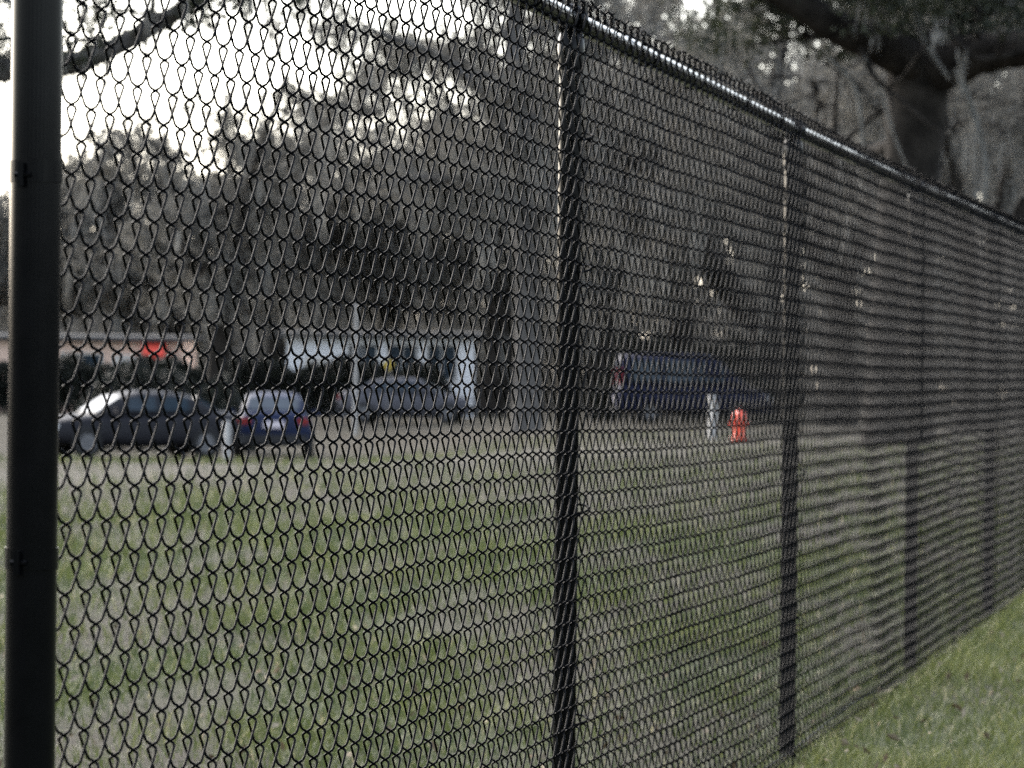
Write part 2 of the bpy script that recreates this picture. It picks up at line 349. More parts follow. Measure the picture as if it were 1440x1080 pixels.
def oak(label, base, limbs, trunk, seed, leaf_n, leaf_size, crown_r, moss_n, moss_len=1.2, bark='bark', leafm='leafgrey', group='moss-hung trees beyond the field', name='oak_tree', twigs=7, dens=None, minz=None):
    """trunk: list of points; limbs: list of (points, r0, r1); leaves clump round twigs that leave the limbs"""
    global rng
    rng = np.random.default_rng(seed)
    root = thing(name, label, 'tree', tuple(base), 0, group)
    b0 = np.asarray(base)
    mb = MB(); tp_, tr_ = trunk; cpts = curve(tp_, 16); rr = np.interp(np.linspace(0, 1, 16), np.linspace(0, 1, len(tr_)), tr_)
    mb.tube(cpts - b0, rr, 14, wob=0.05); tr_o = mb.build('trunk', M[bark], root, True)
    ends = []; on = []
    for (lp, ra, rb) in limbs:
        cp = curve(lp, 14); rad = np.linspace(ra, rb, 14)
        mb = MB(); mb.tube(cp - b0, rad, 10, wob=0.05)
        for q in range(twigs):
            i_ = rng.integers(4, 14); p0 = cp[i_]; L = crown_r * rng.uniform(0.7, 1.6)
            d = rng.normal(size=3) * np.array([1, 1, .55]) + np.array([0, 0, .25]); d /= np.linalg.norm(d)
            p2 = p0 + d * L; p1 = (p0 + p2) / 2 + rng.normal(size=3) * L * .14
            br = curve([p0, p1, p2], 7); r1 = min(rad[i_] * .55, 0.09)
            mb.tube(br - b0, np.linspace(r1, .012, 7), 5)
            ends.append(br[3:]); on.append(br)
            for q2 in range(2):
                p3 = br[rng.integers(2, 6)]; d2 = d + rng.normal(size=3) * .8; d2 /= np.linalg.norm(d2); p4 = p3 + d2 * L * .6
                tw = curve([p3, (p3 + p4) / 2 + rng.normal(size=3) * L * .08, p4], 5); mb.tube(tw - b0, np.linspace(r1 * .45, .008, 5), 4); ends.append(tw[2:])
        mb.build('limb', M[bark], root, True); on.append(cp[6:])
    E_ = np.concatenate(ends); O_ = np.concatenate(on)
    if leaf_n:
        # clumps: each twig point carries a loose ball of sprays
        nc = max(1, leaf_n // 55); pick = E_[rng.integers(0, len(E_), nc)]
        cc = np.repeat(pick, 55, 0); tone = np.repeat(rng.uniform(0, .65, nc), 55)
        rad = np.repeat(crown_r * rng.uniform(.18, .42, nc), 55)
        d = rng.normal(size=(len(cc), 3)) * np.array([1, 1, .65]); pos = cc + d * rad[:, None] * .6
        if minz is not None: pos = pos[pos[:, 2] > minz]; tone = tone[:len(pos)]
        v, q = leaf_cards(pos - b0, leaf_size)
        mb = MB(); mb.quads(v, q); mb.build('crown', M[leafm], root, attr=np.repeat(np.clip(tone + rng.uniform(0, .35, len(pos)), 0, 1), 4))
    if moss_n:
        an = np.concatenate([O_, E_])[rng.integers(0, len(O_) + len(E_), moss_n)]
        mb, at_ = moss_strands(an - b0, moss_len * rng.uniform(.4, 1.5, moss_n), 0.055 * max(.8, leaf_size / .14))
        mb.build('spanish_moss', M['moss'], root, attr=at_)['kind'] = 'stuff'
    return root

# the great oak right of the frame, D = 78 m
D = 78
g = ground_at(1262, D)
great_oak = oak('massive dark oak with forked trunk and hanging moss, standing above the far fence bays', g,
    [([at(1300, 100, D), at(1235, 62, D - 1), at(1165, 32, D - 2), at(1080, -25, D - 3), at(960, -90, D - 4)], 0.42, 0.20),
     ([at(1300, 110, D), at(1345, 85, D - .6), at(1400, 72, D - 1), at(1470, 62, D - 2), at(1600, 10, D - 3)], 0.46, 0.26),
     ([at(1295, 95, D), at(1290, 30, D + .5), at(1300, -60, D + 1), at(1330, -180, D + 1)], 0.5, 0.3),
     ([at(1262, 60, D), at(1225, 5, D + 1.5), at(1180, -60, D + 2.5)], 0.34, 0.16),
     ([at(1330, 60, D + 1), at(1385, 5, D + 2), at(1440, -60, D + 3)], 0.30, 0.15),
     ([at(1280, 190, D + .3), at(1220, 215, D + 2.5), at(1140, 200, D + 4.5), at(1060, 130, D + 6)], 0.17, 0.06)],
    ([g - np.array([0, 0, .3]), g + np.array([0.02, 0, .4]), at(1270, 420, D), at(1283, 240, D), at(1290, 140, D), at(1297, 92, D)], [0.75, 0.66, 0.58, 0.53, 0.56, 0.62]),
    11, 36000, 0.13, 1.9, 60, 0.9, leafm='leaf', group=None, minz=7.3, twigs=9)
# leaning trunk behind the dark van, D = 140 m
D = 140
g = ground_at(1082, D)
oak('dark oak whose thick trunk leans over the parked van', g,
    [([at(1068, 450, D), at(1022, 400, D - 1), at(985, 345, D - 2), at(950, 300, D - 3), at(905, 200, D - 4), at(880, 80, D - 5)], 0.55, 0.24),
     ([at(1078, 480, D), at(1088, 360, D + 1), at(1080, 220, D + 2), at(1100, 60, D + 3), at(1120, -60, D + 3)], 0.42, 0.18),
     ([at(960, 315, D - 3), at(1005, 215, D - 2), at(1020, 90, D - 1), at(1000, -60, D)], 0.2, 0.1),
     ([at(1080, 250, D + 2), at(1150, 180, D + 3), at(1230, 150, D + 4), at(1310, 130, D + 4)], 0.22, 0.08),
     ([at(925, 250, D - 3.5), at(860, 220, D - 5), at(800, 230, D - 6)], 0.18, 0.07)],
    ([g - np.array([0, 0, .3]), g + np.array([0, 0, .5]), at(1080, 540, D), at(1078, 470, D)], [0.8, 0.66, 0.56, 0.52]),
    12, 26000, 0.21, 2.6, 330, 1.6, minz=3.0)
# pale grey trunk in the middle, D = 112 m
D = 112
g = ground_at(742, D)
oak('pale grey trunked oak standing alone behind the second fence bay', g,
    [([at(735, 250, D), at(690, 150, D - 1), at(620, 80, D - 2), at(520, 40, D - 3), at(430, -30, D - 4)], 0.16, 0.04),
     ([at(728, 120, D), at(722, 40, D + 1), at(735, -60, D + 1)], 0.28, 0.18),
     ([at(735, 200, D), at(780, 120, D + 1), at(850, 70, D + 2), at(930, 40, D + 3)], 0.22, 0.09),
     ([at(738, 300, D), at(680, 260, D - 2), at(600, 250, D - 3), at(540, 262, D - 4)], 0.16, 0.05),
     ([at(738, 330, D), at(800, 270, D - 1), at(860, 250, D - 2)], 0.15, 0.05)],
    ([g - np.array([0, 0, .3]), g + np.array([0, 0, .4]), at(742, 420, D), at(736, 270, D), at(729, 110, D)], [0.5, 0.38, 0.33, 0.31, 0.29]),
    13, 15000, 0.17, 2.2, 260, 1.5, bark='greybark', minz=2.6)
# limb that crosses the bright sky at the left, D = 62 m
D = 62
g = ground_at(-330, D)
oak('oak whose long bare limb reaches across the bright sky behind the terminal post', g,
    [([at(-320, 150, D), at(-160, 120, D), at(0, 97, D), at(95, 92, D), at(180, 57, D), at(290, -8, D), at(420, -90, D)], 0.24, 0.10),
     ([at(-330, 180, D), at(-420, 80, D + 1), at(-520, -40, D + 2)], 0.3, 0.14),
     ([at(-325, 140, D), at(-300, 0, D + 1), at(-220, -120, D + 2)], 0.32, 0.14),
     ([at(60, 95, D), at(40, 40, D + 1), at(-10, -30, D + 1.5)], 0.10, 0.04),
     ([at(180, 57, D), at(215, 10, D - .5), at(200, -60, D - 1)], 0.09, 0.03)],
    ([g - np.array([0, 0, .3]), g + np.array([0, 0, .4]), at(-325, 400, D), at(-328, 160, D)], [0.7, 0.55, 0.45, 0.42]),
    14, 8000, 0.11, 1.3, 110, 0.7, leafm='leaf', group=None, minz=4.2, bark='greybark', twigs=6)

# woodland trees, all the same habit, growing round the field
def wood_oak(px, D, h, spread, seed, label, leaf_n=15000, moss_n=230):
    r_ = np.random.default_rng(seed); g = ground_at(px, D); th = h * r_.uniform(.22, .32)
    top = g + np.array([r_.normal() * .4, r_.normal() * .4, th]); limbs = []
    for q in range(6):
        a = q / 6 * 2 * math.pi + r_.uniform(-.4, .4); up = r_.uniform(.45, 1.0)
        e = top + np.array([math.cos(a) * spread * r_.uniform(.6, 1), math.sin(a) * spread * r_.uniform(.6, 1), (h - th) * up * .85])
        m_ = top * .45 + e * .55 + np.array([0, 0, (h - th) * .10]); m1 = top * .8 + e * .2 + np.array([0, 0, .3])
        limbs.append(([top - np.array([0, 0, .3]), m1, m_, e], h * .018, h * .005))
    return oak(label, g, limbs, ([g - np.array([0, 0, .3]), g + np.array([0, 0, .3]), (g + top) / 2 + r_.normal(size=3) * .1, top], [h * .045, h * .036, h * .03, h * .028]),
               seed, leaf_n, 0.0015 * D, h * .2, moss_n, h * .12, minz=float(g[2]) + h * .12)
for px, D, h, sp, sd_, lab in [
    (40, 176, 10.4, 4.0, 31, 'low rounded oak behind the peach building'),
    (235, 172, 10.8, 4.5, 32, 'grey-green oak rising between the peach and the white buildings'),
    (395, 170, 11.6, 4.2, 33, 'oak beside the white building with bright sky over it'),
    (560, 173, 14.5, 5.0, 34, 'tall thin-topped oak behind the white building'),
    (690, 168, 17.5, 5.5, 35, 'broad oak growing behind the pale grey trunk'),
    (850, 165, 18.0, 6.0, 36, 'tall mossy oak behind the rear end of the dark van'),
    (960, 175, 19.0, 6.0, 37, 'tall mossy oak behind the front of the dark van'),
    (1180, 128, 15.0, 5.2, 38, 'bushy mossy oak left of the massive forked oak'),
    (1370, 118, 14.5, 5.0, 39, 'bushy mossy oak right behind the massive forked oak'),
    (1290, 180, 20.0, 6.5, 40, 'tall far oak directly behind the massive forked oak'),
    (1510, 140, 16.0, 5.0, 41, 'mossy oak at the outer end of the fence line'),
    (300, 140, 12.5, 4.6, 43, 'thin-crowned oak with sky showing through it left of the white building'),
    (-130, 172, 10.5, 4.5, 42, 'oak behind the outer end of the peach building')]:
    wood_oak(px, D, h, sp, sd_, lab, *((9500, 220) if sd_ == 43 else (15000, 230)))
# long moss festoons that hang off the great oak, placed on its limbs
rng = np.random.default_rng(5)
def festoon(pts, D, r):
    mb = MB(); P = curve([at(x, y, D) for x, y in pts], 16); atv = []
    for q in range(26):
        off = rng.normal(size=3) * r * .45; a = rng.uniform(0, math.pi); d = np.array([math.cos(a), math.sin(a), .2]); n_ = len(P)
        wd = r * rng.uniform(.15, .5) * np.interp(np.linspace(0, 1, n_), [0, .1, .6, 1], [.6, 1, .8, .15]); c = P + off * np.linspace(1, .5, n_)[:, None] + rng.normal(size=P.shape) * r * .2
        k_ = np.arange(n_ - 1); mb.quads(np.concatenate([c - d * wd[:, None], c + d * wd[:, None]]), np.stack([k_, k_ + 1, k_ + 1 + n_, k_ + n_], -1)); atv += [rng.uniform(.4, 1)] * (2 * n_)
    o = mb.build('moss_strand', M['moss'], great_oak, attr=atv); o.matrix_parent_inverse = Matrix.Translation(-great_oak.location); o['kind'] = 'stuff'; return o
for pts, r, lab in [([(1276, -30), (1284, 15), (1297, 55), (1318, 88), (1335, 112)], .075, 'thick pale moss strand hanging across the fork of the massive oak'),
               ([(1165, 80), (1196, 112), (1208, 142), (1212, 190), (1220, 230)], .05, 'pale moss strand hanging beside the left limb of the massive oak'),
               ([(1215, 80), (1240, 130), (1255, 185), (1275, 235)], .03, 'pale moss strand hanging close against the massive oak trunk'),
               ([(1345, 100), (1365, 150), (1380, 200), (1386, 240), (1383, 280)], .05, 'pale moss strand hanging under the right limb of the massive oak')]:
    festoon(pts, 76.2, r)['label'] = lab

# far woodland beyond everything
rng = np.random.default_rng(21)
n = 120000; X = rng.uniform(-75, 75, n); Y = 205 + rng.uniform(0, 30, n)
pxs = 720 + X / Y * F_PX
top = np.interp(pxs, [-900, 0, 380, 560, 720, 900, 2400], [11.0, 10.6, 11.5, 15.0, 21.0, 24.0, 26.0]) * (1 + .16 * np.sin(X * .55) + .10 * np.sin(X * 1.7 + 2)) + rng.normal(size=n) * .5
Z = top * rng.uniform(0, 1, n) ** .8
cl = np.sin(X * 1.1 + np.sin(Z * .9) * 2) + np.sin(Z * 1.3 + X * .4) + np.sin(Y * .7 + X)
keep = cl > -1.1 + rng.normal(size=n) * .3
P = np.stack([X, Y, Z], -1)[keep]; P[:, 2] += terrain(P[:, 0], P[:, 1])
v, q = leaf_cards(P, .42); mb = MB(); mb.quads(v, q)
n3 = 60000; X3 = rng.uniform(-45, 70, n3); Y3 = rng.uniform(188, 203, n3); P3 = np.stack([X3, Y3, (5.2 + 1.6 * np.sin(X3 * .7) + 1.2 * np.sin(X3 * 1.9)) * rng.uniform(0, 1, n3) ** .8], -1)   # undergrowth
v3, q3 = leaf_cards(P3, .40); mb.quads(v3, q3)
n4 = 70000; X4 = rng.uniform(-95, 95, n4); Y4 = rng.uniform(236, 262, n4); P4 = np.stack([X4, Y4, np.interp(X4, [-25, -5, 5], [9.0, 11.0, 18.0]) * (1 + .15 * np.sin(X4 * .8)) * rng.uniform(0, 1, n4)], -1)   # closed back of the wood
v4, q4 = leaf_cards(P4, 1.0); mb.quads(v4, q4)
n2 = 45000; az = rng.uniform(R(16), R(344), n2); rr = rng.uniform(120, 150, n2)      # the wood goes on round the park
Xr, Yr = np.sin(az) * rr * 1.25, np.cos(az) * rr; Pr = np.stack([Xr, Yr, np.where(az > R(285), 5.6, 12) * (1 + .2 * np.sin(az * 23) + .15 * np.sin(az * 61)) * rng.uniform(0, 1, n2) ** .8], -1)
v2, q2 = leaf_cards(Pr, 2.8); mb.quads(v2, q2)
tag(mb.build('far_woodland', M['leafgrey'], attr=np.repeat(np.clip((cl[keep] + 1.5) / 5 + rng.uniform(0, .3, len(P)), 0, 1), 4).tolist() + np.repeat(rng.uniform(0, .6, n3), 4).tolist() + np.repeat(rng.uniform(0, .7, n4), 4).tolist() + [.4] * (4 * n2)), 'mass of grey woodland beyond the buildings', 'woodland', kind='stuff')

# ------------------------------------------------------------------ hedge and shrubs
def leafy_block(name, label, cat, x0, x1, y0, y1, h, n, size, seed, group=None):
    global rng
    rng = np.random.default_rng(seed); cx_, cy_ = (x0 + x1) / 2, (y0 + y1) / 2; g = np.array([cx_, cy_, float(terrain(cx_, cy_))])
    root = thing(name, label, cat, tuple(g), 0, group)
    P = np.stack([rng.uniform(x0, x1, n), rng.uniform(y0, y1, n), np.zeros(n)], -1)
    hh = h * (1 + .10 * np.sin(P[:, 0] * 1.9) + .06 * np.sin(P[:, 0] * 5.3 + 1)); edge = np.minimum(P[:, 0] - x0, x1 - P[:, 0]); hh *= np.clip(.35 + edge / 1.2, 0, 1)
    P[:, 2] = hh * rng.uniform(0, 1, n) ** .7 + terrain(P[:, 0], P[:, 1]) - g[2]; P[:, :2] -= g[:2]
    v, q = leaf_cards(P, size); mb = MB(); mb.quads(v, q); mb.build('foliage', M['hedge'], root, attr=np.repeat(rng.uniform(0, 1, n), 4))
    for k_ in range(max(2, int((x1 - x0) / 1.2))):
        xx = x0 + .5 + k_ * 1.2
        mb = MB(); mb.tube([(xx - g[0], 0, -.2), (xx - g[0] + .05, .05, h * .4), (xx - g[0] + .15, -.05, h * .7)], [.04, .03, .015], 5); mb.build('stem', M['bark'], root)
    return root
leafy_block('hedge', 'dark clipped hedge in front of the peach and white buildings', 'hedge', -21, -2.0, 147.5, 149.5, 1.85, 30000, .20, 51)
leafy_block('shrub', 'dark loose shrub behind the dark blue car', 'shrub', -10.8, -6.2, 103, 105, 1.9, 9000, .14, 52)
leafy_block('shrub', 'dark shrub behind the parked van', 'shrub', 2.6, 8.4, 137, 138.6, 2.6, 9000, .17, 53)

# ------------------------------------------------------------------ buildings
M['peach'] = mat('peach_stucco', (0.70, 0.50, 0.39), (0.76, 0.57, 0.46), 3, rough=.9)
M['white'] = mat('white_siding', (0.76, 0.76, 0.77), (0.82, 0.82, 0.82), 2, rough=.7)
M['roof'] = mat('grey_shingle', (0.05, 0.05, 0.05), (0.09, 0.088, 0.085), 6, rough=.9)
M['glass'] = mat('dark_glass', (0.02, 0.03, 0.04), (0.03, 0.045, 0.06), 2, rough=.1, spec=.16)
M['red'] = mat('red_canvas', (0.55, 0.05, 0.035), (0.62, 0.08, 0.05), 5, rough=.8)
M['trim'] = mat('pale_trim', (0.55, 0.52, 0.48), (0.6, 0.57, 0.52), 5, rough=.7)
def building(name, label, x0, x1, y0, depth, h, ridge, wallm, windows, door=None, awn=None):
    gx_ = (x0 + x1) / 2; gz_ = float(terrain(gx_, y0)); root = thing(name, label, 'building', (gx_, y0, gz_)); L = x1 - x0
    mb = MB(); mb.box((0, depth / 2, h / 2 - .1), (L, depth, h + .2)); wl = mb.build('wall', wallm, root)
    mb = MB(); e = .35; zz = h + .102
    v = [(-L/2 - e, -e, zz), (L/2 + e, -e, zz), (L/2 + e, depth + e, zz), (-L/2 - e, depth + e, zz), (-L/2 - e, depth/2, zz + ridge), (L/2 + e, depth/2, zz + ridge)]
    mb.poly(v, [(0, 1, 5, 4), (2, 3, 4, 5), (1, 2, 5), (3, 0, 4), (3, 2, 1, 0)]); rf = mb.build('roof', M['roof'], root)
    mb = MB(); mb.box((0, -e - .02, zz - .06), (L + .7, .03, .16)); mb.build('fascia', M['roof'], rf)
    for (wx, wz, ww, wh) in windows:
        mb = MB()
        for dx in (-1, 1): mb.box((wx + dx * (ww / 2 + .03), -.03, wz), (.07, .08, wh + .13))
        for dz in (-1, 1): mb.box((wx, -.032, wz + dz * (wh / 2 + .03)), (ww, .08, .07))
        mb.box((wx, -.025, wz), (.04, .06, wh)); wf = mb.build('window', M['trim'], root)
        mb = MB(); mb.box((wx, -.008, wz), (ww, .02, wh)); mb.build('pane', M['glass'], wf)
    if door:
        mb = MB(); mb.box((door, -.02, 1.05), (.95, .05, 2.1)); d_ = mb.build('door', M['trim'], root); mb = MB(); mb.box((door + .35, -.06, 1.0), (.12, .05, .04)); mb.build('handle', M['glass'], d_)
    if awn:
        mb = MB(); ax, az, aw = awn; mb.poly([(ax - aw/2, -.01, az + .5), (ax + aw/2, -.01, az + .5), (ax + aw/2, -.9, az), (ax - aw/2, -.9, az), (ax - aw/2, -.9, az - .2), (ax + aw/2, -.9, az - .2), (ax - aw/2, -.01, az - .2), (ax + aw/2, -.01, az - .2)], [(3, 2, 1, 0), (4, 5, 2, 3), (6, 4, 3, 0), (1, 2, 5, 7)]); mb.build('awning', M['red'], root)
    return root
building('peach_building', 'low peach stucco building with a red awning behind the hedge', -20.2, -11.7, 152, 6, 2.62, .12, M['peach'], [(-3.2, 1.6, 1.4, 1.0), (.6, 1.6, 1.4, 1.0)], 2.2, (3.2, 2.1, .8))
building('white_building', 'low white building with wide windows behind the hedge', -8.0, -1.4, 151.5, 6, 2.85, .12, M['white'], [(-.6, 1.95, 1.0, 1.2), (.8, 1.95, 1.0, 1.2), (2.2, 1.95, 1.0, 1.2)], -2.2)

# ------------------------------------------------------------------ vehicles
M['tyre'] = mat('tyre_rubber', (0.012, 0.012, 0.012), (0.02, 0.02, 0.02), 20, rough=.9)
M['rim'] = mat('wheel_alloy', (0.09, 0.09, 0.095), (0.14, 0.14, 0.145), 6, rough=.5, metal=.3)
M['tail'] = mat('tail_lamp', (0.16, 0.010, 0.010), (0.2, 0.014, 0.014), 6, rough=.2)
M['lamp'] = mat('head_lamp', (0.6, 0.6, 0.6), (0.7, 0.7, 0.7), 6, rough=.15)
M['plastic'] = mat('black_trim', (0.015, 0.015, 0.016), (0.025, 0.025, 0.026), 10, rough=.7)
M['plate'] = mat('licence_plate', (0.55, 0.5, 0.52), (0.62, 0.55, 0.58), 4, rough=.5)
def paint(name, c): return mat(name, c, tuple(k * 1.15 for k in c), 1.5, rough=.5, spec=.1, coat=.0)
def loft(sections, n=20, pw=4.0):
    """rounded-box cross sections: (x, half width, z low, z high, top width factor)"""
    V = []; a = np.arange(n) / n * 2 * math.pi + math.pi / n
    for (x, hw, z0, z1, tf) in sections:
        c, s_ = np.cos(a), np.sin(a); u = np.sign(c) * np.abs(c) ** (2 / pw); v_ = np.sign(s_) * np.abs(s_) ** (2 / pw)
        k_ = (v_ + 1) / 2; V.append(np.stack([np.full(n, x), u * hw * (1 + (tf - 1) * k_), z0 + (z1 - z0) * k_], -1))
    m = len(V); i_ = np.arange(m - 1)[:, None] * n; j_ = np.arange(n)[None]; k2 = (j_ + 1) % n
    return np.concatenate(V), np.stack([i_ + j_, i_ + n + j_, i_ + n + k2, i_ + k2], -1).reshape(-1, 4), m, n
def car(label, loc, rz, pm, style='sedan', group='vehicles parked at the far side of the field', name='parked_car'):
    """x forward, built around the middle of the wheelbase"""
    root = thing(name, label, 'car' if style != 'van' else 'van', tuple(loc), rz, group)
    if style == 'van':
        body = [(-2.32, .80, .45, 1.0, .96), (-2.28, .93, .34, 1.25, .97), (-1.9, .97, .28, 1.28, .97), (1.2, .97, .28, 1.25, .97), (1.7, .95, .28, 1.18, .95), (2.25, .86, .32, .98, .94), (2.42, .70, .42, .80, .93)]
        cab = [(-2.27, .84, 1.1, 1.98, .86), (-2.15, .92, 1.1, 2.12, .86), (-.3, .95, 1.1, 2.16, .85), (.6, .94, 1.1, 2.10, .84), (1.05, .92, 1.1, 1.75, .84), (1.62, .84, 1.1, 1.20, .9)]
        wins = [(-1.95, -1.0), (-.9, .05), (.15, .95)]; wz = (1.28, 1.92); rear = (-2.285, 1.62, .66, .52); tz = 1.45
    else:
        body = [(-2.22, .66, .52, .86, .95), (-2.15, .80, .36, 1.0, .95), (-1.7, .88, .26, 1.04, .95), (0, .90, .22, .98, .96), (1.3, .89, .24, .94, .95), (1.95, .82, .28, .84, .93), (2.22, .62, .38, .70, .92)]
        cab = [(-1.75, .70, .86, 1.02, .9), (-1.15, .78, .86, 1.36, .82), (-.6, .80, .86, 1.45, .80), (.1, .80, .86, 1.46, .80), (.45, .79, .86, 1.38, .81), (1.15, .74, .86, .95, .95)]
        wins = [(-1.0, -.32), (-.24, .42)]; wz = (1.03, 1.34); rear = None; tz = .82
    v, q, m, n = loft(body); mb = MB(); mb.quads(v, q); mb.ng += [list(range(n)), list(range((m - 1) * n, m * n))[::-1]]; bo = mb.build('body', pm, root, True)
    v, q, m, n = loft(cab); mb = MB(); mb.quads(v, q); mb.ng += [list(range(n)), list(range((m - 1) * n, m * n))[::-1]]; mb.build('cabin', pm, root, True)
    cs = np.array([c_[0] for c_ in cab]); cw = np.array([c_[1] for c_ in cab]); ct = np.array([c_[4] for c_ in cab]); cz0 = np.array([c_[2] for c_ in cab]); cz1 = np.array([c_[3] for c_ in cab])
    def side(x, z, sgn):
        hw, tf, z0, z1 = [np.interp(x, cs, k_) for k_ in (cw, ct, cz0, cz1)]; k_ = np.clip((z - z0) / (z1 - z0), 0, 1); return sgn * (hw * (1 + (tf - 1) * k_) + .004)
    for sgn in (-1, 1):
        for (xa, xb) in wins:
            zt = lambda x: min(wz[1], float(np.interp(x, cs, cz1)) - .08)
            pts = [(xa, wz[0]), (xb, wz[0]), (xb - .03, zt(xb)), (xa + .03, zt(xa))]
            V = [(x, side(x, z, sgn), z) for x, z in pts] + [(x, side(x, z, sgn) - sgn * .03, z) for x, z in pts]
            mb = MB(); mb.quads(V, [(0, 1, 2, 3), (0, 4, 5, 1), (1, 5, 6, 2), (2, 6, 7, 3), (3, 7, 4, 0)]); mb.build('side_window', M['glass'], root)
    # windscreen and rear screen follow the cabin slope
    def screen(name_, i0, i1, off):
        (xa, wa, za0, za1, ta), (xb, wb, zb0, zb1, tb) = cab[i0], cab[i1]
        p0 = np.array([xa, 0, za1]); p1 = np.array([xb, 0, zb1]); d = p1 - p0; nrm = np.array([-d[2], 0, d[0]]); nrm /= np.linalg.norm(nrm); nrm *= np.sign(nrm[2]) * off
        V = []
        for f, lift in ((.12, 1), (.9, 1)):
            c_ = p0 + d * f + nrm; wv = (wa * ta + (wb * tb - wa * ta) * f) * .88; V += [c_ + np.array([0, -wv, 0]), c_ + np.array([0, wv, 0])]
        V += [v_ - nrm * 3 for v_ in V]
        mb = MB(); mb.quads(V, [(0, 2, 3, 1), (0, 1, 5, 4), (2, 6, 7, 3), (0, 4, 6, 2), (1, 3, 7, 5)]); mb.build(name_, M['glass'], root)
    if style == 'van':
        screen('windscreen', 4, 5, .02)
        mb = MB(); mb.box((-2.262, 0, 1.6), (.05, 1.4, .5)); mb.build('rear_window', M['glass'], root)
    else:
        screen('windscreen', 4, 5, .02); screen('rear_window', 1, 0, .02)
    rw = .33
    for wx in (-1.33, 1.38):
        for sgn in (-1, 1):
            yy = sgn * (.80 if style != 'van' else .86)
            a = np.arange(25) / 24 * 2 * math.pi; prof = np.array([(.20, -.10), (.30, -.105), (rw, -.08), (rw, .08), (.30, .105), (.20, .10)])
            V = np.stack([wx + prof[:, :1] * np.cos(a), yy + prof[:, 1:] + 0 * a, rw + prof[:, :1] * np.sin(a)], -1); mm, n_ = V.shape[:2]
            i_ = np.arange(mm - 1)[:, None] * n_; j_ = np.arange(n_ - 1)[None]
            mb = MB(); mb.quads(V.reshape(-1, 3), np.stack([i_ + j_, i_ + j_ + 1, i_ + n_ + j_ + 1, i_ + n_ + j_], -1).reshape(-1, 4)); wo = mb.build('wheel', M['tyre'], root, True)
            mb = MB(); mb.tube([(wx, yy + sgn * .03, rw), (wx, yy + sgn * .095, rw)], [.205, .195], 20); mb.tube([(wx, yy + sgn * .09, rw), (wx, yy + sgn * .11, rw)], [.05, .04], 10); mb.build('rim', M['rim'], wo)
    xr, xf = body[0][0], body[-1][0]
    for sgn in (-1, 1):
        mb = MB(); mb.box((xr + .06, sgn * (.64 if style != 'van' else .80), tz), (.14, .26 if style != 'van' else .16, .14 if style != 'van' else .5)); mb.build('tail_light', M['tail'], root)
        mb = MB(); mb.box((xf - .14, sgn * .58, .66 if style != 'van' else .78), (.2, .3, .13)); mb.build('headlight', M['lamp'], root)
        mb = MB(); mb.box((.75 if style != 'van' else 1.25, sgn * (.98 if style != 'van' else 1.05), 1.0 if style != 'van' else 1.3), (.1, .2, .13)); mb.build('wing_mirror', pm, root)
    mb = MB(); mb.box((xr - .0, 0, .42), (.16, 1.5, .2)); mb.build('rear_bumper', M['plastic'], root)
    mb = MB(); mb.box((xf + .0, 0, .40), (.12, 1.2, .18)); mb.build('front_bumper', M['plastic'], root)
    mb = MB(); mb.box((xr - .07, 0, .74), (.04, .46, .15)); mb.build('licence_plate', M['plate'], root)
    return root
g = ground_at(385, 97)
car('dark blue car parked with its tail to the fence, beside the white marker post', g, R(90 + 3.5), paint('navy_paint', (.012, .018, .045)))
g = ground_at(190, 93)
car('dark grey car parked askew next to the dark blue car', g, R(205), paint('grey_paint', (.014, .014, .017)))
g = ground_at(972, 131)
car('dark blue van parked side-on under the leaning oak', g, R(3), paint('van_paint', (.008, .010, .028)), 'van', name='parked_van')
g = ground_at(575, 138)
car('dull grey car parked in front of the dark hedge', g, R(-6), paint('silver_paint', (.07, .07, .08)))

# ------------------------------------------------------------------ hydrant, posts, sign
M['hyd'] = mat('orange_red_enamel', (0.85, 0.085, 0.04), (0.92, 0.12, 0.055), 12, rough=.4, spec=.5)
M['postw'] = mat('white_post_paint', (0.30, 0.29, 0.28), (0.42, 0.41, 0.39), 9, rough=.8)
M['yellow'] = mat('yellow_sheeting', (0.36, 0.26, 0.03), (0.42, 0.30, 0.04), 9, rough=.5)
g = ground_at(1040, 82)
hy = thing('fire_hydrant', 'bright orange-red fire hydrant standing in the field', 'hydrant', tuple(g))
mb = MB(); mb.lathe([(.001, -.1), (.15, -.1), (.15, .05), (.16, .05), (.16, .08), (.105, .085), (.10, .12), (.098, .42), (.125, .425), (.125, .455), (.10, .46)], 20); mb.build('barrel', M['hyd'], hy, True)
mb = MB(); mb.lathe([(.115, .46), (.112, .50), (.095, .55), (.06, .59), (.03, .605), (.03, .64), (.001, .642)], 20); mb.build('bonnet', M['hyd'], hy, True)
for dx, dy, r_ in ((1, 0, .042), (-1, 0, .042), (0, -1, .058)):
    mb = MB(); c_ = np.array([dx, dy, 0.]); z = np.array([0, 0, .33]); mb.tube([c_ * .08 + z, c_ * .135 + z, c_ * .138 + z, c_ * .17 + z], [r_ * .85, r_ * .85, r_ * 1.15, r_ * 1.1], 12); mb.build('nozzle_cap', M['hyd'], hy)
def simple_post(label, px, D, h, w_, cap=True):
    g = ground_at(px, D); ro = thing('marker_post', label, 'post', tuple(g))
    mb = MB(); mb.box((0, 0, h / 2 - .15), (w_, w_, h + .3), .3); mb.build('shaft', M['postw'], ro)
    mb = MB(); mb.box((0, 0, h + .02), (w_ * 1.15, w_ * 1.15, .04), .3, (.5, .5)); mb.build('cap', M['postw'], ro)
simple_post('short white marker post at the tail of the dark blue car', 320, 91, .78, .14)
simple_post('white wooden marker post left of the orange-red hydrant', 1003, 85, .85, .14)
g = ground_at(500, 125)
po = thing('light_pole', 'slim white pole rising in front of the white building', 'pole', tuple(g))
